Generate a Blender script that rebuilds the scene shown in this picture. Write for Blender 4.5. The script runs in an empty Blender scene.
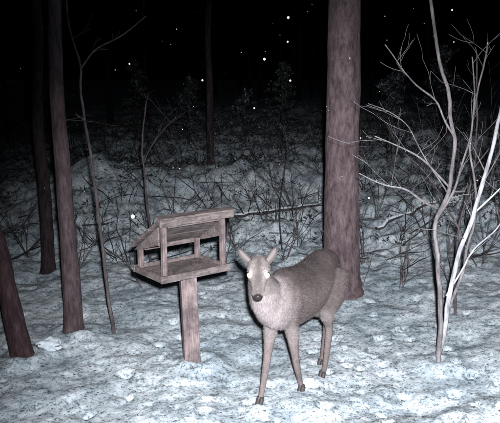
import bpy, math, random, bmesh
from mathutils import Vector, Matrix, noise
random.seed(7)
R=random.random
def U(a,b): return a+(b-a)*random.random()
scene=bpy.context.scene
def sm(a,b,x):
    t=max(0,min(1,(x-a)/(b-a))); return t*t*(3-2*t)
# ---------------------------------------------------------------- ground
TRACKS=[]
def trail(x,y,dx,dy,n,st=.3):
    l=math.hypot(dx,dy); dx/=l; dy/=l
    for i in range(n):
        s=.06 if i%2 else -.06
        TRACKS.append((x+dx*st*i-dy*s+U(-.04,.04),y+dy*st*i+dx*s+U(-.04,.04),U(.03,.05),U(.025,.04)))
trail(-1.2,2.7,1.9,.8,12,.26); trail(1.8,2.7,-.5,1.6,12,.27); trail(-.9,3.2,.3,1.3,8,.25); trail(.9,4.2,-.9,-.6,10,.22); trail(.1,3.0,1.4,.5,9,.25); trail(.4,4.4,1.6,.5,9,.28)
for i in range(420): TRACKS.append((U(-2.2,2.4),U(2.5,6.4),U(.018,.04),U(.006,.018)))
WELLS=[(.805,5.53,.17),(-1.32,4.64,.08),(-1.54,4.2,.08),(-.34,4.08,.05),(1.25,4.04,.03)]
def Gbase(x,y):
    z=-.1+.05*sm(4.6,6,y)
    t=max(0,y-6.2); 
    z+= .125*t*sm(0,1.5,t) if y<13 else .125*6.8+.02*(y-13)
    z+= .10*sm(.9,2.2,x)*sm(2.6,4,y)
    z-= .03*sm(-1,-2,x)
    z+= .45*math.exp(-((x+2.1)**2/.9+(y-9.0)**2/.6))
    z+= .28*math.exp(-((x-2.4)**2/1.2+(y-7.6)**2/.7))
    z+= .22*math.exp(-((x-.1)**2/1.5+(y-9.6)**2/.5))
    return z
def nz(x,y,z): return noise.noise(Vector((x,y,z)))
def G(x,y):
    z=Gbase(x,y)
    if y<60 and abs(x)<60:
        z+=.11*nz(x*.7,y*.7,3)*sm(4.5,8,y)
        z+=.04*nz(x*1.9,y*1.9,1)
        z+=.024*nz(x*4.5,y*4.0,8)
        z+=.010*nz(x*10,y*9,5)
        z+=.007*nz(x*21+3,y*19,9)
        s=sm(5.2,7.5,y)
        if s>0: z+=s*(.12*nz(x*2.2,y*2.6,12)+.08*nz(x*5,y*5.4,17)+.04*nz(x*11,y*11,27))
        z+=.060*sm(.3,1.2,x)*sm(3.9,3.2,y)*math.sin(6*(y*1.6-x*.7)+2*nz(x*2,y*2,0))
    for (wx,wy,r) in WELLS:
        d=math.hypot(x-wx,y-wy)
        if d<.8: z+=.05*math.exp(-((d-r-.05)/.09)**2)
    return z
from collections import defaultdict
tg=defaultdict(list)
for t in TRACKS: 
    for i in (-1,0,1):
        for j in (-1,0,1): tg[(int(math.floor(t[0]/.2))+i,int(math.floor(t[1]/.2))+j)].append(t)
def GT(x,y):
    z=G(x,y)
    for (tx,ty,r,d) in tg.get((int(math.floor(x/.2)),int(math.floor(y/.2))),()):
        q=math.hypot(x-tx,y-ty)/r
        if q<2.2: z+= -d*math.exp(-q**4)+d*.35*math.exp(-((q-1.35)/.3)**2)
    return z
def axis(a,b,st,grow,lo,hi):
    c=[]; v=a
    while v<b: c.append(v); v+=st
    s=st; v=b
    up=[]
    while v<hi: up.append(v); s*=grow; v+=s
    up.append(hi)
    s=st; v=a-st; dn=[]
    while v>lo: dn.append(v); s*=grow; v-=s
    dn.append(lo)
    return dn[::-1]+c+up
def new_obj(name,verts,faces,mats,smooth=True,parent=None,fm=None):
    me=bpy.data.meshes.new(name); me.from_pydata([tuple(v) for v in verts],[],faces)
    for m in (mats if isinstance(mats,list) else [mats]): me.materials.append(m)
    if smooth: me.polygons.foreach_set('use_smooth',[True]*len(me.polygons))
    if fm: me.polygons.foreach_set('material_index',fm)
    me.update()
    o=bpy.data.objects.new(name,me); scene.collection.objects.link(o)
    if parent: o.parent=parent
    return o
# ---------------------------------------------------------------- materials
def mat(name):
    m=bpy.data.materials.new(name); m.use_nodes=True
    nt=m.node_tree; b=nt.nodes['Principled BSDF']; b.inputs['Roughness'].default_value=.85
    b.inputs['Specular IOR Level'].default_value=.2
    return m,nt,b
def ramp(nt,src,stops):
    r=nt.nodes.new('ShaderNodeValToRGB'); e=r.color_ramp.elements
    while len(e)<len(stops): e.new(.5)
    for i,(p,c) in enumerate(stops): e[i].position=p; e[i].color=(*c,1)
    nt.links.new(src,r.inputs[0]); return r
def coords(nt,scale=(1,1,1)):
    tc=nt.nodes.new('ShaderNodeTexCoord'); mp=nt.nodes.new('ShaderNodeMapping'); mp.inputs['Scale'].default_value=scale
    nt.links.new(tc.outputs['Object'],mp.inputs[0]); return mp.outputs[0]
def bump(nt,b,src,strength=.5,dist=.01):
    bp=nt.nodes.new('ShaderNodeBump'); bp.inputs['Strength'].default_value=strength; bp.inputs['Distance'].default_value=dist
    nt.links.new(src,bp.inputs['Height']); nt.links.new(bp.outputs[0],b.inputs['Normal'])
def mixc(nt,fac,a,b,mode='MIX'):
    m=nt.nodes.new('ShaderNodeMix'); m.data_type='RGBA'; m.blend_type=mode
    for s,i in ((fac,0),(a,6),(b,7)):
        if isinstance(s,(int,float)): m.inputs[i].default_value=s
        elif isinstance(s,tuple): m.inputs[i].default_value=(*s,1)
        else: nt.links.new(s,m.inputs[i])
    return m.outputs[2]
def noisen(nt,v,scale,detail=4,rough=.6):
    n=nt.nodes.new('ShaderNodeTexNoise'); n.inputs['Scale'].default_value=scale; n.inputs['Detail'].default_value=detail; n.inputs['Roughness'].default_value=rough
    nt.links.new(v,n.inputs['Vector']); return n.outputs['Fac']
SNOWC=(.66,.76,.83)
snow,nt,b=mat('snow'); v=coords(nt)
n1=noisen(nt,v,1.3,4,.7); n2=noisen(nt,v,12,6,.8); n3=noisen(nt,v,48,3,.8)
r1=ramp(nt,n2,[(.37,(.25,.295,.325)),(.47,(.54,.63,.68)),(.60,(.80,.89,.94))])
r2=ramp(nt,n1,[(.38,(.60,.655,.69)),(.56,(1,1,1))])
r3=ramp(nt,n3,[(.36,(.36,.36,.37)),(.48,(1,1,1))])
c=mixc(nt,.8,r1.outputs[0],r2.outputs[0],'MULTIPLY'); c=mixc(nt,.8,c,r3.outputs[0],'MULTIPLY')
nt.links.new(c,b.inputs['Base Color'])
bump(nt,b,n2,.55,.018); b.inputs['Roughness'].default_value=.7
def bark(name,c1,c2,c3,sc=9,snowy=0.0,vs=.22):
    m,nt,b=mat(name); v=coords(nt,(1,1,vs)); n=noisen(nt,v,sc*2.8,6,.75)
    n2=noisen(nt,coords(nt,(1,1,.5)),sc*.8,4,.65)
    r=ramp(nt,n,[(.34,c1),(.48,c2),(.66,c3)]); r2=ramp(nt,n2,[(.36,(.60,.60,.62)),(.62,(1.0,1.0,1.0))])
    out=mixc(nt,1.0,r.outputs[0],r2.outputs[0],'MULTIPLY')
    if snowy>0:
        g=nt.nodes.new('ShaderNodeNewGeometry'); s=nt.nodes.new('ShaderNodeSeparateXYZ'); nt.links.new(g.outputs['Normal'],s.inputs[0])
        rr=ramp(nt,s.outputs[2],[(.95-snowy,(0,0,0)),(min(1,1.1-snowy),(1,1,1))])
        out=mixc(nt,rr.outputs[0],out,SNOWC)
    nt.links.new(out,b.inputs['Base Color'])
    if not snowy: bump(nt,b,n,.9,.02)
    b.inputs['Roughness'].default_value=.95
    return m
barkR=bark('pine_bark',(.07,.050,.056),(.155,.114,.122),(.24,.19,.20),10,vs=.34)
barkL=bark('young_pine_bark',(.058,.042,.046),(.115,.085,.091),(.18,.142,.15),14)
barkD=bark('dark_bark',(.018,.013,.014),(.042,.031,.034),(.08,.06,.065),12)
barkRed=bark('reddish_bark',(.03,.016,.019),(.062,.036,.041),(.105,.066,.072),12)
twig=bark('twig_bark',(.06,.05,.052),(.10,.086,.09),(.16,.142,.148),20,.28)
twigpale=bark('pale_sapling_bark',(.11,.10,.105),(.19,.178,.185),(.32,.31,.325),16,.34)
twigwhite=bark('white_sapling_bark',(.24,.24,.25),(.44,.45,.475),(.70,.73,.77),12,.45)
twigd=bark('brush_bark',(.022,.019,.020),(.045,.039,.041),(.08,.071,.074),20,.30)
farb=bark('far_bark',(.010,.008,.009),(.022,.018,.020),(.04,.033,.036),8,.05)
needle,nt,b=mat('pine_needles')
nt.links.new(ramp(nt,noisen(nt,coords(nt),3),[(.3,(.03,.05,.03)),(.7,(.07,.10,.06))]).outputs[0],b.inputs['Base Color'])
def woodmat(name,c1,c2,sc):
    m,nt,b=mat(name); n=noisen(nt,coords(nt,sc),6,6,.7)
    r=ramp(nt,n,[(.32,c1),(.66,c2)])
    r2=ramp(nt,noisen(nt,coords(nt),7,4,.7),[(.38,(.48,.48,.5)),(.6,(1,1,1))])
    nt.links.new(mixc(nt,1.0,r.outputs[0],r2.outputs[0],'MULTIPLY'),b.inputs['Base Color']); bump(nt,b,n,.6,.008); return m
woodU=woodmat('weathered_wood',(.11,.09,.088),(.30,.255,.25),(3,14,14))
woodV=woodmat('weathered_wood_post',(.14,.105,.106),(.33,.27,.268),(14,14,1.6))
# ---------------------------------------------------------------- ground object
xs=axis(-2.7,2.9,.021,1.07,-260,260); ys=axis(2.3,6.6,.021,1.022,-60,320)
verts=[(x,y,GT(x,y)) for y in ys for x in xs]; nx=len(xs)
faces=[(j*nx+i,j*nx+i+1,(j+1)*nx+i+1,(j+1)*nx+i) for j in range(len(ys)-1) for i in range(nx-1)]
new_obj('snowy_ground',verts,faces,snow)
# ---------------------------------------------------------------- tubes
class MB:
    def __init__(s): s.v=[]; s.f=[]; s.m=[]
    def tube(s,pts,rad,seg=8,rough=0,mi=0,cap=True,rs=6,zs=2):
        pts=[Vector(p) for p in pts]; base=len(s.v); n=len(pts)
        ref=None
        for i,p in enumerate(pts):
            t=(pts[min(i+1,n-1)]-pts[max(i-1,0)])
            if t.length<1e-7: t=Vector((0,0,1))
            t.normalize()
            if ref is None: ref=t.orthogonal().normalized()
            ref=(ref-t*ref.dot(t))
            if ref.length<1e-5: ref=t.orthogonal()
            ref.normalize(); bi=t.cross(ref)
            for k in range(seg):
                a=2*math.pi*k/seg; d=ref*math.cos(a)+bi*math.sin(a); r=rad[i]
                if rough:
                    q=p+d*r; r*=1+rough*(nz(q.x*rs,q.y*rs,q.z*zs)*1.2+nz(q.x*rs*4,q.y*rs*4,q.z*zs*3)*.7)
                s.v.append(p+d*r)
        for i in range(n-1):
            for k in range(seg):
                a=base+i*seg+k; b_=base+i*seg+(k+1)%seg
                s.f.append((a,b_,b_+seg,a+seg)); s.m.append(mi)
        if cap:
            s.f.append(tuple(base+k for k in range(seg))[::-1]); s.m.append(mi)
            s.f.append(tuple(base+(n-1)*seg+k for k in range(seg))); s.m.append(mi)
    def branch(s,p,d,L,r,depth,mi=0,seg=5,wig=.25,up=.1,nb=3,spread=.7,minr=.0012):
        p=Vector(p); d=Vector(d).normalized(); n=max(3,int(L/.09)); n=min(n,9)
        pts=[p.copy()]; q=p.copy()
        for i in range(n):
            d=(d+Vector((U(-1,1),U(-1,1),U(-1,1)+up))*wig*.5).normalized(); q=q+d*(L/n); pts.append(q.copy())
        rr=[max(minr,r*(1-.75*i/n)) for i in range(n+1)]
        s.tube(pts,rr,seg,mi=mi,cap=False)
        if depth>0:
            for i in range(nb):
                k=random.randint(max(1,n//4),n); dd=(pts[k]-pts[k-1]).normalized()
                o=Vector((U(-1,1),U(-1,1),U(-.5,1))); o=(dd+o*spread).normalized()
                s.branch(pts[k],o,L*U(.35,.65),rr[k]*.7,depth-1,mi,max(3,seg-1),wig,up,nb,spread,minr)
    def needles(s,q,n,lo,hi,wd,mi):
        for e in range(n):
            dd=Vector((U(-1,1),U(-1,1),U(-.4,.8))).normalized()*U(lo,hi); w=Vector((U(-1,1),U(-1,1),U(-.3,.3)))*wd
            b0=len(s.v); s.v+= [q-w,q+w,q+dd]; s.f.append((b0,b0+1,b0+2)); s.m.append(mi)
    def obj(s,name,mats,**k): return new_obj(name,s.v,s.f,mats,fm=s.m,**k)
def interp(P,n):
    P=[Vector(p) for p in P]; out=[]
    for i in range(len(P)-1):
        p0=P[max(i-1,0)];p1=P[i];p2=P[i+1];p3=P[min(i+2,len(P)-1)]
        for j in range(n):
            t=j/n; out.append(.5*((2*p1)+(p2-p0)*t+(2*p0-5*p1+4*p2-p3)*t*t+(3*p1-p0-3*p2+p3)*t**3))
    out.append(P[-1]); return out
def pine(name,x,y,r0,r1,lean,H,m,seg=40,crown=5.2,dead=6,rough=.07,hiz=2.6,wob=.03):
    mb=MB(); z0=Gbase(x,y)-.15; pts=[];rad=[]
    z=z0
    while z<z0+H:
        h=z-z0-.15
        pts.append((x+lean[0]*h+wob*nz(x,y,h*.8)*min(1,max(0,h)),y+lean[1]*h,z))
        rr=r0+(r1-r0)*max(0,h)/2.4 if h<2.4 else r1*max(.08,(1-(h-2.4)/(H-2)))
        rr+=r0*.35*math.exp(-max(0,h)/.09) if h<1 else 0
        rad.append(max(.012,rr)); z+=.05 if h<hiz else .4
    mb.tube(pts,rad,seg,rough=rough,rs=5/max(.1,r0*6))
    P=[Vector(p) for p in pts]
    for i in range(dead):
        k=random.randint(int(len(P)*.3),len(P)-4); a=U(0,6.28)
        if P[k].z<1.2: continue
        mb.branch(P[k],(math.cos(a),math.sin(a),U(-.1,.4)),U(.1,.35),.007,1,0,4)
    nl=26
    for i in range(nl):
        t=i/nl; zz=z0+crown+(H-crown)*t*.97
        k=min(range(len(P)),key=lambda q:abs(P[q].z-zz)); a=i*2.4+U(-.4,.4); L=(1-t)*U(1.2,2.0)+.3
        d=Vector((math.cos(a),math.sin(a),U(-.05,.35)))
        pp=[P[k]+d*L*j/5+Vector((0,0,-.1*L*(j/5)**2+U(-.04,.04))) for j in range(6)]
        mb.tube(pp,[.03*(1-j/6.5)*(1-t*.6) for j in range(6)],5,cap=False)
        for c in range(int(16*L)):
            mb.needles(pp[random.randint(2,5)]+Vector((U(-.3,.3),U(-.3,.3),U(-.12,.2))),9,.08,.14,.008,1)
    return mb.obj(name,[m,needle])
pine('pine_tree',.805,5.53,.158,.132,(-.0155,0),11,barkR,64,5.0,4,.05)
pine('pine_tree',-1.32,4.64,.066,.044,(.0,0),8,barkL,32,4.6,3,.09,wob=.06)
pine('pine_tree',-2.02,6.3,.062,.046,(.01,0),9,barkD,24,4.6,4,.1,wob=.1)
pine('pine_tree',-1.55,4.2,.066,.052,(-.17,.03),6,barkRed,32,4.2,3,.16,wob=.08)
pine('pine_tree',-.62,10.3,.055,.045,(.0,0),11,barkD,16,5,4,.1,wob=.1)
ndl,nt,b=mat('young_conifer_needles')
nt.links.new(ramp(nt,noisen(nt,coords(nt),16,3),[(.42,(.02,.028,.024)),(.54,(.045,.06,.055)),(.66,(.38,.44,.48))]).outputs[0],b.inputs['Base Color'])
def conifer(x,y,H):
    mb=MB(); z0=Gbase(x,y)-.05
    mb.tube([(x,y,z0),(x+.02,y,z0+H*.5),(x,y,z0+H)],[.03,.02,.005],7)
    for i in range(int(H*18)):
        t=.10+.88*i/(H*18); L=(1-t)*.42*H*U(.6,1.1)+.06; a=U(0,6.28); p=Vector((x,y,z0+H*t))
        pp=[p+Vector((math.cos(a)*L*j/4,math.sin(a)*L*j/4,.06*j/4-.16*L*(j/4)**2)) for j in range(5)]
        mb.tube(pp,[.008,.007,.005,.004,.002],4,cap=False)
        for j in range(1,5):
            for c in range(4): mb.needles(pp[j]+Vector((U(-.08,.08),U(-.08,.08),U(-.04,.04))),7,.04,.10,.011,1)
    mb.obj('young_conifer',[barkD,ndl])
for x,y,H in ((-1.15,12.2,1.3),(.62,13.0,1.5),(2.3,10.9,1.4),(-3.5,11.8,1.6),(3.6,12.3,1.8),(-2.3,13.2,1.6),(-.1,12.6,1.0),(1.5,12.0,1.1),(-4.6,12.4,1.6),(3.0,13.3,1.3)): conifer(x,y,H)
# ---------------------------------------------------------------- distant forest
mb=MB()
for i in range(45):
    y=U(16,48); x=U(-.6,.6)*y*1.2
    r=U(.05,.13); z=Gbase(x,y)-.1; lx=U(-.05,.05)
    pts=[(x+lx*h+.05*math.sin(h+x),y,z+h) for h in (0,.3,1,2,3.5,5,7,10)]
    mb.tube(pts,[r*1.4,r*1.05,r,r*.93,r*.85,r*.7,r*.5,r*.15],9,rough=.1)
    for k in range(5):
        a=U(0,6.28); h=U(1,7)
        mb.branch((x+lx*h,y,z+h),(math.cos(a),math.sin(a),U(-.2,.5)),U(.4,1.4),.014,1,0,4,nb=3)
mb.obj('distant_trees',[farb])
# ---------------------------------------------------------------- brush / undergrowth
mb=MB()
for i in range(430):
    y=6.4+8.0*R()**.75; x=U(-.48,.48)*y
    if nz(x*.6,y*.6,40)<-.05 and R()<.6 and y<9.5: continue
    z=G(x,y)-.03
    for k in range(random.randint(1,3)):
        a=U(0,6.28); tl=U(.2,1.5)
        mb.branch((x+U(-.1,.1),y+U(-.1,.1),z),(math.cos(a)*tl,math.sin(a)*tl,1),U(.2,.65),U(.004,.009),1,0,4,.6,.0,3,.9)
for i in range(130):
    y=U(5.9,12); x=U(-.48,.48)*y; a=U(-.9,.9)
    mb.branch((x,y,G(x,y)+.03),(math.cos(a),math.sin(a),U(0,.25)),U(.2,.8),U(.005,.014),1,0,4,.5,.0,3,.8)
mb.obj('brush_undergrowth',[twigd])
mb=MB()
for i in range(2100):
    y=6.6+9.5*R()**.7; x=U(-.5,.5)*y
    if nz(x*.9,y*.9,60)<.05-.35*sm(8.5,12,y) and R()<.85: continue
    c=Vector((x,y,G(x,y)))
    for k in range(7): mb.needles(c+Vector((U(-.14,.14),U(-.14,.14),U(0,.08))),4,.03,.08,.014,0)
mb.obj('low_ground_cover',[ndl])  # dark plants added, denser far off, to deepen the flash falloff
def shrub(name,x,y,h,n,r=.006,m=twig,spread=.5,depth=2):
    mb=MB(); z=G(x,y)-.04
    for k in range(n):
        a=U(0,6.28); s=U(.1,spread)
        mb.branch((x+U(-.03,.03),y+U(-.03,.03),z),(math.cos(a)*s,math.sin(a)*s,1),h*U(.6,1),r*U(.7,1.1),depth,0,5,.35,.1,3,.75)
    return mb.obj(name,[m])
for (x,y,h,n) in [(1.35,5.6,.8,3),(1.75,5.4,1.0,3),(2.2,6.0,1.3,4),(1.15,6.3,.9,3),(1.9,6.8,1.4,4),(2.7,7.0,1.4,4),(-.95,5.7,.7,2),(-.25,6.4,.7,3),(.35,6.6,.8,3),(-1.7,6.0,.9,3),(-2.4,6.8,1.1,3),(.15,7.5,1.0,3),(1.05,5.75,.55,3),(1.5,7.6,1.2,4),(.5,8.0,1.0,4),(-.9,7.6,.9,3)]:
    shrub('bare_shrub',x,y,h,n)
def poly(name,chains,m,twigs=10,L=.25,seg=7,mats=None):
    mb=MB()
    for ch in chains:
        P,r0,r1=ch[:3]; mi=ch[3] if len(ch)>3 else 0
        Q=interp(P,6); n=len(Q); rr=[r0+(r1-r0)*i/(n-1) for i in range(n)]
        Q=[q+Vector((nz(q.x*5,q.y,q.z*5),nz(q.x,q.y*5,q.z*5+9),0))*.022 for q in Q]
        mb.tube(Q,rr,seg,rough=.15,rs=20,zs=10,mi=mi)
        for k in range(twigs):
            i=random.randint(n//4,n-2); d=(Q[i+1]-Q[i]).normalized(); o=(d*.6+Vector((U(-1,1),U(-1,1),U(-.3,.9)))).normalized()
            mb.branch(Q[i],o,U(.3,1.3)*L,max(.002,rr[i]*.35),1,0,4,.45,.1,2,.8)
    return mb.obj(name,mats or [m])
poly('bare_sapling',[([(-1.03,4.66,-.15),(-1.07,4.66,.35),(-1.12,4.68,.9),(-1.17,4.7,1.4),(-1.20,4.7,1.88)],.015,.008),
  ([(-1.20,4.7,1.86),(-1.08,4.66,1.98),(-.9,4.6,2.06),(-.70,4.6,2.2)],.007,.003),([(-1.2,4.7,1.85),(-1.26,4.7,2.2),(-1.3,4.72,2.7)],.008,.004)],twig,4,.2)
poly('bare_sapling',[([(-1.0,6.4,-.05),(-1.02,6.4,.5),(-1.05,6.4,1.2),(-1.0,6.42,1.6)],.014,.006),([(-1.04,6.4,1.0),(-.9,6.4,1.25),(-.72,6.4,1.45)],.006,.003)],twig,6,.3)
poly('bare_sapling',[([(.35,6.9,.0),(.33,6.9,.6),(.40,6.9,1.0),(.37,6.9,1.3)],.008,.004)],twigd,8,.35)
poly('bare_sapling',[
 ([(1.24,4.04,-.15),(1.235,4.04,.37),(1.18,4.04,.80),(1.24,4.05,1.08),(1.265,4.05,1.40),(1.15,4.03,1.88),(1.05,4.0,2.3),(.98,4,2.8)],.018,.008),
 ([(1.25,4.05,.0),(1.30,4.02,.5),(1.39,4.0,.92),(1.48,3.98,1.34),(1.52,3.97,1.72),(1.56,3.95,2.5)],.017,.010,1),
 ([(1.26,4.06,.15),(1.40,4.10,.62),(1.46,4.14,1.0),(1.40,4.16,1.42),(1.50,4.2,2.0)],.011,.005),
 ([(1.19,4.05,.88),(1.30,4.02,1.2),(1.36,4.0,1.55),(1.32,4,1.9)],.009,.004),
 ([(1.19,4.04,.97),(1.08,4.0,1.02),(.97,3.98,1.10),(.82,3.98,1.13),(.68,4.0,1.20)],.008,.003),
 ([(1.24,4.05,1.10),(1.12,4.08,1.25),(.98,4.1,1.34),(.78,4.1,1.42)],.007,.003),
 ([(1.26,4.05,1.42),(1.15,4.05,1.62),(.98,4.0,1.76),(.80,4,1.97)],.007,.003),
 ([(1.24,4.05,1.05),(1.05,4.15,1.40),(.92,4.2,1.55),(.75,4.2,1.62)],.005,.002),
 ([(1.40,4.0,.95),(1.55,4.0,1.1),(1.75,4.05,1.3)],.007,.003,1),
 ([(1.27,4.03,.4),(1.42,3.98,.72),(1.56,3.95,.9),(1.7,3.95,1.25)],.007,.003,1)],None,5,.26,mats=[twigpale,twigwhite])
poly('bare_sapling',[([(1.62,4.9,-.1),(1.60,4.9,.6),(1.72,4.95,1.2),(1.66,4.9,2.0)],.012,.005),([(1.61,4.9,.65),(1.4,4.9,1.0),(1.15,4.85,1.25)],.007,.003),([(1.7,4.95,1.1),(1.95,4.9,1.5)],.007,.003)],twig,7,.4)
logm=bark('log_bark',(.03,.026,.026),(.06,.052,.052),(.10,.09,.09),20,.62)
def log(x,y,dx,dy,L,r,tilt=0):
    mb=MB(); z=G(x,y)+r*.2
    pts=[(x+dx*L*t/12+.04*math.sin(t*1.7+x),y+dy*L*t/12,max(z+tilt*t/12,G(x+dx*L*t/12,y+dy*L*t/12)+r*.3)) for t in range(13)]
    mb.tube(pts,[r*(1-.45*t/12) for t in range(13)],14,rough=.25,rs=12,zs=12)
    for k in range(6):
        p=pts[random.randint(1,11)]; mb.branch(p,(U(-1,1),U(-1,1),1),U(.1,.4),.01,1,0,4)
    mb.obj('fallen_log',[logm])
log(-.2,7.9,.95,.25,1.1,.035,.1); log(1.4,7.2,.9,.3,1.4,.035,.15)
# low snow-covered rock at left
sx,sy=-1.41,4.32; gz0=G(sx,sy)
bm=bmesh.new(); bmesh.ops.create_icosphere(bm,subdivisions=4,radius=.085)
for v_ in bm.verts:
    c=v_.co; k=1+.35*nz(c.x*14,c.y*14,c.z*14+3)+.2*nz(c.x*35,c.y*35,c.z*35); v_.co=Vector((c.x*k*1.1,c.y*k,c.z*k*.7))+Vector((sx,sy,gz0-.01))
me=bpy.data.meshes.new('snow_covered_rock'); bm.to_mesh(me); bm.free(); me.polygons.foreach_set('use_smooth',[True]*len(me.polygons))
me.materials.append(bark('snowy_stone',(.10,.105,.11),(.2,.21,.22),(.28,.30,.32),16,.78)); o=bpy.data.objects.new('snow_covered_rock',me); scene.collection.objects.link(o)
# leaf litter
mb=MB()
litm,nt,b=mat('dead_leaves'); nt.links.new(ramp(nt,noisen(nt,coords(nt),6),[(.35,(.05,.042,.04)),(.65,(.14,.12,.11))]).outputs[0],b.inputs['Base Color'])
for i in range(6500):
    y=2.4+6*R(); x=U(-.5,.5)*y
    if nz(x*1.3,y*1.3,20)<U(-.6,.25): continue
    z=GT(x,y)+.003; a=U(0,6.28); L=U(.003,.015); w=L*U(.1,.45)
    c,s_=math.cos(a),math.sin(a); b0=len(mb.v)
    mb.v+=[Vector((x+c*L,y+s_*L,z+U(0,.006))),Vector((x-s_*w,y+c*w,z)),Vector((x-c*L,y-s_*L,z+U(0,.006))),Vector((x+s_*w,y-c*w,z+.003))]
    mb.f.append((b0,b0+1,b0+2,b0+3)); mb.m.append(0)
mb.obj('leaf_litter',[litm],smooth=False)
# ---------------------------------------------------------------- bird feeder
fe=bpy.data.objects.new('bird_feeder',None); scene.collection.objects.link(fe)
fe.location=(-.529,3.817,0); fe.rotation_euler=(0,0,math.radians(38))
def board(name,c,s,m,rot=(0,0,0),bev=.003,verts=None,faces=None):
    if verts is None:
        x,y,z=[q/2 for q in s]
        verts=[(sx*x,sy*y,sz*z) for sz in(-1,1) for sx,sy in((-1,-1),(1,-1),(1,1),(-1,1))]
        faces=[(3,2,1,0),(4,5,6,7),(0,1,5,4),(1,2,6,5),(2,3,7,6),(3,0,4,7)]
    o=new_obj(name,verts,faces,m,smooth=False,parent=fe); o.location=c
    o.rotation_euler=(rot[0]+U(-.008,.008),rot[1]+U(-.008,.008),rot[2]+U(-.006,.006)) if s else rot
    bv=o.modifiers.new('b','BEVEL'); bv.width=bev; bv.segments=2
    return o
W,Dp=.49,.35; tz=.555
board('tray_floor',(W/2,Dp/2,tz+.006),(W-.03,Dp-.03,.016),woodU)
board('tray_front',(W/2,0,tz+.012),(W+.03,.018,.045),woodU)
board('tray_back',(W/2,Dp,tz+.012),(W+.03,.018,.045),woodU)
board('tray_left',(0,Dp/2,tz+.010),(.018,Dp-.022,.041),woodU)
board('tray_right',(W,Dp/2,tz+.010),(.018,Dp-.022,.041),woodU)
pw=.030; slope=math.atan2(.215,.35)
for nm,px_,py_,h in (('post_front_left',.026,.026,.905),('post_front_right',W-.026,.026,.905),('post_back_left',.026,Dp-.026,.712),('post_back_right',W-.026,Dp-.026,.712)):
    board(nm,(px_,py_,(tz+.014+h)/2),(pw,pw,h-tz-.014),woodV)
board('top_rail_front',(W/2,.026,.895),(W-.11,.022,.03),woodU)
board('bottom_rail_back',(W/2,Dp-.026,.70),(W-.11,.022,.03),woodU)
L=.44
for k in range(3):
    cy=-.008+(k+.5)*(L/3)*math.cos(slope); cz=.936-(k+.5)*(L/3)*math.sin(slope)
    board('roof_plank_%d'%(k+1),(W/2+U(-.006,.006),cy,cz+.006),(W+.055,L/3-.004,.017),woodU,(-slope,0,0))
board('roof_fascia',(W/2,-.020,.922),(W+.055,.018,.042),woodU)
board('roof_cap',(W/2,-.008,.953),(W+.065,.07,.013),woodU,(.12,0,0))
def cheek(nm,x):
    t=.012; pr=[(.043,.888),(.043,.775),(Dp-.05,.70),(Dp+.005,.690)]
    v=[(x,a,c) for a,c in pr]+[(x+t,a,c) for a,c in pr]; n=4
    f=[(0,1,2,3),(7,6,5,4)]+[(i,i+4,(i+1)%n+4,(i+1)%n) for i in range(n)]
    board(nm,(0,0,0),None,woodU,verts=v,faces=f,bev=.001)
cheek('gable_left',-.004); cheek('gable_right',W-.008)
board('support_post',(W/2+.012,Dp/2-.075,(tz-.012-.35)/2),(.104,.09,tz-.002+.35),woodV,(0,math.radians(-2.2),math.radians(-24)),.007)
board('support_bracket',(W/2+.012,Dp/2-.075,tz-.022),(.28,.045,.035),woodU)
mb=MB()
for i in range(500):
    a,bb=U(.03,W-.03),U(.03,Dp-.03)
    if nz(a*8,bb*8,0)<-.1: continue
    q=Vector((a,bb,tz+.016+U(0,.006))); r=.004; b0=len(mb.v)
    mb.v+=[q+Vector((r,0,0)),q+Vector((0,r,0)),q-Vector((r,0,0)),q-Vector((0,r,0)),q+Vector((0,0,r))]
    for k in range(4): mb.f.append((b0+k,b0+(k+1)%4,b0+4)); mb.m.append(0)
mb.obj('bird_seed',[litm],smooth=False,parent=fe)
# ---------------------------------------------------------------- deer
deer=bpy.data.objects.new('deer',None); scene.collection.objects.link(deer)
F=Vector((.085,3.50,0)); B=Vector((.565,.825,0)).normalized(); LF=Vector((B.y,-B.x,0))
mb=MB()
def loft(secs,seg=28,sup=2.2):
    base=len(mb.v)
    for c,a,b_,w,h in secs:
        for k in range(seg):
            t=2*math.pi*k/seg; ct,st=math.cos(t),math.sin(t)
            e=2/sup
            mb.v.append(c+a*w*math.copysign(abs(ct)**e,ct)+b_*h*math.copysign(abs(st)**e,st))
    n=len(secs)
    for i in range(n-1):
        for k in range(seg):
            a=base+i*seg+k; b2=base+i*seg+(k+1)%seg
            mb.f.append((a,b2,b2+seg,a+seg)); mb.m.append(0)
    mb.f.append(tuple(base+k for k in range(seg))[::-1]); mb.m.append(0)
    mb.f.append(tuple(base+(n-1)*seg+k for k in range(seg))); mb.m.append(0)
ST=[(0,.53,.43,.045),(.05,.60,.37,.078),(.12,.655,.335,.099),(.20,.680,.317,.112),(.30,.665,.31,.120),(.42,.655,.316,.126),(.54,.67,.345,.123),(.64,.695,.39,.115),(.72,.695,.43,.102),(.78,.665,.47,.078),(.825,.61,.50,.045),(.84,.58,.525,.022)]
Z=Vector((0,0,1))
loft([(F+B*s+Z*((t+b_)/2),LF,Z,w,(t-b_)/2) for s,t,b_,w in ST])
E=Vector((.045,3.33,.742)); pd=math.radians(24)
hd=Vector((-.03,-math.cos(pd),-math.sin(pd))).normalized(); hr=Vector((1,-.03,0)).normalized(); hu=hr.cross(hd).normalized()
if hu.z<0: hu=-hu
HS=[(-.13,-.02,.045,.045),(-.10,-.008,.058,.056),(-.06,.004,.063,.058),(-.02,.004,.060,.053),(.015,-.004,.053,.047),(.05,-.014,.042,.040),(.09,-.021,.034,.034),(.125,-.025,.030,.029),(.147,-.026,.026,.025),(.158,-.027,.016,.016)]
loft([(E+hd*t+hu*o,hr,hu,w,h) for t,o,w,h in HS],24,2.1)
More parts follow.
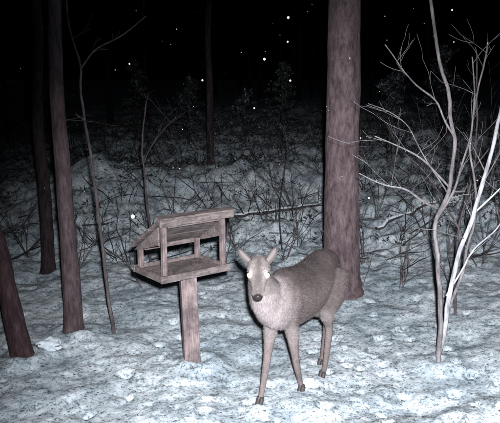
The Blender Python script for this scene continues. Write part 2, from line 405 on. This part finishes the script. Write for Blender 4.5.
for s in (-1,1):
    c=E+hr*s*.040+hu*.026
    mb.tube([c-hd*.03,c-hd*.01,c+hd*.01,c+hd*.025],[.008,.014,.014,.007],10)
NK=[(E-hd*.09-hu*.015,.050,.050),(Vector((.052,3.445,.69)),.060,.066),(Vector((.065,3.49,.63)),.074,.084),(Vector((.088,3.545,.56)),.090,.108),(Vector((.125,3.60,.50)),.104,.135),(Vector((.165,3.66,.49)),.105,.15)]
secs=[]
for i,(c,w,h) in enumerate(NK):
    t=(NK[min(i+1,5)][0]-NK[max(i-1,0)][0]).normalized(); a=(hr*(1-i/5)+LF*(i/5)); a=(a-t*a.dot(t)).normalized(); secs.append((c,a,a.cross(t),w,h))
loft(secs)
def leg(pts,rad): 
    n=4; Q=interp(pts,n); rr=[]
    for i in range(len(rad)-1):
        for j in range(n): t=j/n; t=t*t*(3-2*t); rr.append(rad[i]*(1-t)+rad[i+1]*t)
    rr.append(rad[-1]); mb.tube(Q,rr,14)
def hz(x,y): return GT(x,y)-.006
aF=hz(.058,3.50); bF=hz(.316,3.68); cF=hz(.459,3.887); dx_,dy_=.475,4.10; dF=hz(dx_,dy_)
leg([(.155,3.70,.50),(.125,3.655,.34),(.098,3.57,.155),(.070,3.525,aF+.065),(.060,3.50,aF+.02)],[.070,.040,.023,.0165,.019])
leg([(.24,3.63,.50),(.245,3.625,.335),(.268,3.605,.155),(.301,3.685,bF+.065),(.314,3.68,bF+.02)],[.070,.040,.023,.0165,.019])
leg([(.545,4.06,.56),(.525,3.985,.43),(.487,3.93,.32),(.508,3.975,.185),(.480,3.915,cF+.07),(.462,3.888,cF+.02)],[.095,.082,.046,.024,.0175,.020])
leg([(.440,4.13,.56),(.43,4.10,.43),(.41,4.06,.31),(.515,4.20,.19),(.49,4.13,dF+.07),(dx_+.003,dy_,dF+.02)],[.095,.08,.046,.024,.0175,.020])
for c in ((.508,3.975,.185),(.515,4.20,.19)):
    c=Vector(c); mb.tube([c+Vector((-.004,-.004,-.04)),c+B*.008,c+B*.012+Vector((0,0,.03))],[.011,.019,.012],10)
tb=F+B*.82+Z*.60
leg([tb,tb+B*.03-Z*.06,tb+B*.02-Z*.16],[.026,.032,.012])
tmp=mb.obj('tmp',[twig])
rm=tmp.modifiers.new('r','REMESH'); rm.mode='VOXEL'; rm.voxel_size=.0058
s=tmp.modifiers.new('s','SMOOTH'); s.factor=.6; s.iterations=8
dg=bpy.context.evaluated_depsgraph_get(); me=bpy.data.meshes.new_from_object(tmp.evaluated_get(dg)); bpy.data.objects.remove(tmp)
me.name='body'; me.polygons.foreach_set('use_smooth',[True]*len(me.polygons))
def lerp(a,b_,t): return tuple(x*(1-t)+y*t for x,y in zip(a,b_))
BACK=(.066,.055,.055); FLANK=(.115,.096,.095); CHEST=(.275,.245,.247); LEG=(.17,.143,.14); FACE=(.22,.195,.19); WHITE=(.52,.52,.53)
def dcol(p):
    d=p-F; s=d.dot(B); l=d.dot(LF)
    hrel=p-E; ht=hrel.dot(hd); 
    c=lerp(FLANK,BACK,sm(.48,.66,p.z+.04*nz(p.x*8,p.y*8,p.z*8)))
    c=lerp(c,CHEST,sm(.22,.03,s+.25*max(0,p.z-.55)+.03*nz(p.x*20,p.y*20,p.z*20)))
    c=lerp(c,(.20,.18,.18),sm(.38,.31,p.z)*.8)
    c=lerp(c,LEG,sm(.30,.20,p.z))
    c=lerp(c,(.14,.12,.118),sm(.02,-.04,p.z)*.6)
    if hrel.length<.22 and ht>-.10 and p.z>.6:
        f=sm(-.10,-.05,ht); c=lerp(c,FACE,f)
        ho=hrel.dot(hu); hw=abs(hrel.dot(hr))
        c=lerp(c,(.09,.077,.076),sm(.028,.0,hw)*sm(.0,.03,ho)*sm(-.09,-.03,ht)*.8)
        c=lerp(c,(.10,.088,.086),sm(.03,.012,hw)*sm(.02,.05,ht)*sm(-.015,.0,ho)*.7)
        c=lerp(c,WHITE,sm(.098,.112,ht)*sm(.146,.136,ht)*sm(-.010,-.025,ho)*.9)
        for e in (-1,1):
            ed=(p-(E+hr*e*.046+hu*.012+hd*.006)).length
            c=lerp(c,(.38,.36,.35),sm(.038,.022,ed)*.8)
        c=lerp(c,WHITE,sm(-.030,-.05,ho)*.7*sm(.03,.07,ht))
        c=lerp(c,(.02,.02,.02),sm(.143,.150,ht))
    n=noise.noise(p*9)*.25+noise.noise(p*40)*.18
    c=tuple(max(.01,x*(1+n)) for x in c)
    if s>.78 and .35<p.z<.52: c=lerp(c,WHITE,.4)
    return c
ca=me.color_attributes.new('Col','FLOAT_COLOR','POINT'); arr=[]
for v_ in me.vertices: arr+= [*dcol(v_.co),1]
ca.data.foreach_set('color',arr)
fur,nt,b=mat('deer_fur'); at=nt.nodes.new('ShaderNodeAttribute'); at.attribute_name='Col'
n=noisen(nt,coords(nt),120,3,.7); r=ramp(nt,n,[(.3,(.70,.70,.70)),(.7,(1.2,1.2,1.2))])
nt.links.new(mixc(nt,1.0,at.outputs['Color'],r.outputs[0],'MULTIPLY'),b.inputs['Base Color'])
bump(nt,b,n,.4,.004); b.inputs['Roughness'].default_value=.9; b.inputs['Specular IOR Level'].default_value=.1
me.materials.clear(); me.materials.append(fur)
body=bpy.data.objects.new('body',me); scene.collection.objects.link(body); body.parent=deer
polys=me.polygons; areas=[p.area for p in polys]
ch=random.choices(range(len(polys)),weights=areas,k=60000)
fv=[];ff=[];fc=[]
for pi in ch:
    p=polys[pi]; n_=p.normal; q=p.center+Vector((U(-.003,.003),U(-.003,.003),U(-.003,.003)))
    hrel=q-E
    if hrel.length<.2 and hrel.dot(hd)>-.08 and q.z>.6:
        if hrel.dot(hd)>.13: continue
        fl=-hd; Ln=.007
    elif q.z<.28: fl=Vector((0,0,-1)); Ln=.008
    elif (q-F).dot(B)<.1: fl=Vector((.1,.1,-1)); Ln=.018
    else: fl=B*.9-Z*.4; Ln=.017
    if q.z<-.05: continue
    t=fl-n_*fl.dot(n_)
    if t.length<.05: t=Vector((0,0,-1))-n_*(-n_.z)
    t.normalize(); d=(t+n_*.3+Vector((U(-.25,.25),U(-.25,.25),U(-.25,.25)))).normalized()*Ln*U(.6,1.3)
    w=d.cross(n_); 
    if w.length<1e-6: continue
    w=w.normalized()*.0012; k=len(fv); fv+=[q-w,q+w,q+d]; ff.append((k,k+1,k+2)); c=dcol(q); g=U(.7,1.3); c=tuple(x*g for x in c); fc+=[*c,1]*3
fo=new_obj('fur',fv,ff,fur,smooth=False,parent=deer)
ca=fo.data.color_attributes.new('Col','FLOAT_COLOR','POINT'); ca.data.foreach_set('color',fc)
earm,nt,b=mat('ear_fur')
g=nt.nodes.new('ShaderNodeAttribute'); g.attribute_name='Col'; nt.links.new(g.outputs['Color'],b.inputs['Base Color'])
for s,nm in ((-1,'ear_right'),(1,'ear_left')):
    base=E-hd*.072+hr*s*.042+hu*.036
    ax=(hr*s*(.66 if s<0 else .45)+hu*.68-hd*.16).normalized()
    fwd=(hd*.9+hr*s*.45); fwd=(fwd-ax*fwd.dot(ax)).normalized(); sd=ax.cross(fwd)
    vv=[];fa=[];cc=[];nu,nv_=9,15
    for i in range(nv_):
        t=i/(nv_-1); w=.031*(math.sin(math.pi*(t*.86+.10))**.75)
        if i==nv_-1: w=.003
        for j in range(nu):
            u=(j/(nu-1))*2-1; cup=.026*(1-t*.5)*(u*u)
            vv.append(base+ax*(t*.108-.01)+sd*u*w+fwd*(cup-.008)); e=abs(u)
            cc+=[*lerp((.18,.165,.163),(.075,.065,.064),min(1,sm(.40,.85,e)+sm(.7,1,t)*.7)),1]
    for i in range(nv_-1):
        for j in range(nu-1): a=i*nu+j; fa.append((a,a+1,a+nu+1,a+nu))
    o=new_obj(nm,vv,fa,earm,parent=deer); ca=o.data.color_attributes.new('Col','FLOAT_COLOR','POINT'); ca.data.foreach_set('color',cc)
    so=o.modifiers.new('s','SOLIDIFY'); so.thickness=.005; so.offset=0; ss=o.modifiers.new('ss','SUBSURF'); ss.levels=1; ss.render_levels=1
eyem,nt,b=mat('eyeshine'); b.inputs['Base Color'].default_value=(.1,.1,.05,1); b.inputs['Emission Color'].default_value=(1,.95,.5,1); b.inputs['Emission Strength'].default_value=2.2  # emission stands in for the flash reflected back from the eyes
eyed,nt,b=mat('eye_rim'); b.inputs['Base Color'].default_value=(.03,.025,.025,1); b.inputs['Roughness'].default_value=.3
def ball(name,c,r,m,sc=(1,1,1),parent=deer):
    me_=bpy.data.meshes.new(name)
    bm=bmesh.new(); bmesh.ops.create_uvsphere(bm,u_segments=20,v_segments=12,radius=r); bm.to_mesh(me_); bm.free(); me_.materials.append(m)
    me_.polygons.foreach_set('use_smooth',[True]*len(me_.polygons))
    o=bpy.data.objects.new(name,me_); scene.collection.objects.link(o); o.location=c; o.scale=sc; o.parent=parent; return o
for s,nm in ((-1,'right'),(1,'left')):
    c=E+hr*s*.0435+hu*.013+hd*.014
    ball('eyeball_'+nm,c,.0180,eyed); ball('eyeshine_glow_'+nm,c+hd*.009+hr*s*.001+hu*.003,.0152,eyem)
ball('nose',E+hd*.150-hu*.020,.0160,eyed,(1.2,.9,.85))
hoofm,nt,b=mat('hoof'); b.inputs['Base Color'].default_value=(.05,.045,.045,1); b.inputs['Roughness'].default_value=.5
for i,(x,y,z) in enumerate(((.058,3.50,aF),(.312,3.675,bF),(.459,3.887,cF),(dx_,dy_,dF))):
    hb=MB()
    for s in (-1,1):
        o=LF*s*.0100; c0=Vector((x,y,z))
        hb.tube([c0+o+Z*.040+B*.004,c0+o+Z*.022,c0+o+Z*.004-B*.008,c0+o-Z*.010-B*.012],[.011,.0135,.015,.0145],12)
    hb.obj('hoof_%d'%(i+1),[hoofm],parent=deer)
# ---------------------------------------------------------------- falling snow
mb=MB()
flm,nt,b=mat('snowflake'); b.inputs['Base Color'].default_value=(.7,.73,.76,1)
def flake(x,y,z,r):
    r*=U(.8,1.2); mb.tube([(x,y,z-r),(x+r*U(-.2,.2),y,z-r*.6),(x,y,z),(x+r*U(-.2,.2),y,z+r*.6),(x,y,z+r)],[r*.1,r*.8,r,r*.8,r*.1],8)
for i in range(60):
    y=U(2.4,6.5); flake(U(-.42,.42)*y,y,U(1.0,2.6),U(.0018,.0042))
for x,y,z,r in ((.36,2.9,2.18,.0095),(.17,3.0,2.02,.007),(.18,3.2,1.93,.006),(.065,3.0,1.84,.006),(-.23,3.2,1.75,.005),(.20,3.3,1.75,.005),(-.55,3.0,1.12,.009),(.02,3.1,1.62,.005)): flake(x,y,z,r)
mb.obj('falling_snow',[flm])
# ---------------------------------------------------------------- light, world, camera
w=bpy.data.worlds.new('World'); scene.world=w; w.use_nodes=True
nt=w.node_tree; bg=nt.nodes['Background']; sk=nt.nodes.new('ShaderNodeTexSky'); sk.sky_type='NISHITA'; sk.sun_disc=False
sk.sun_elevation=math.radians(-4); sk.sun_rotation=math.radians(150)
nt.links.new(sk.outputs[0],bg.inputs[0]); bg.inputs[1].default_value=.04
def addl(name,data,loc,rot):
    o=bpy.data.objects.new(name,data); scene.collection.objects.link(o); o.location=loc; o.rotation_euler=rot; return o
ml=bpy.data.lights.new('moon_light','SUN'); ml.energy=.003; ml.angle=math.radians(2); ml.color=(.8,.87,1)
addl('moon_light',ml,(0,0,10),(math.radians(50),0,math.radians(150)))
fl=bpy.data.lights.new('camera_flash','SPOT'); fl.energy=2000; fl.spot_size=math.radians(72); fl.spot_blend=1; fl.shadow_soft_size=.03; fl.color=(.98,.965,1)
fo=addl('camera_flash',fl,(.06,-.03,1.82),(0,0,0))
tgt=Vector((.62,3.7,.15)); fo.rotation_euler=(tgt-fo.location).to_track_quat('-Z','Y').to_euler()
cd=bpy.data.cameras.new('camera'); cd.lens=46.87; cd.sensor_width=36; cd.clip_start=.05; cd.clip_end=1000
co=addl('camera',cd,(0,0,1.7),(math.radians(79.5),0,0)); scene.camera=co
scene.view_settings.view_transform='Standard'; scene.view_settings.look='None'; scene.view_settings.exposure=0
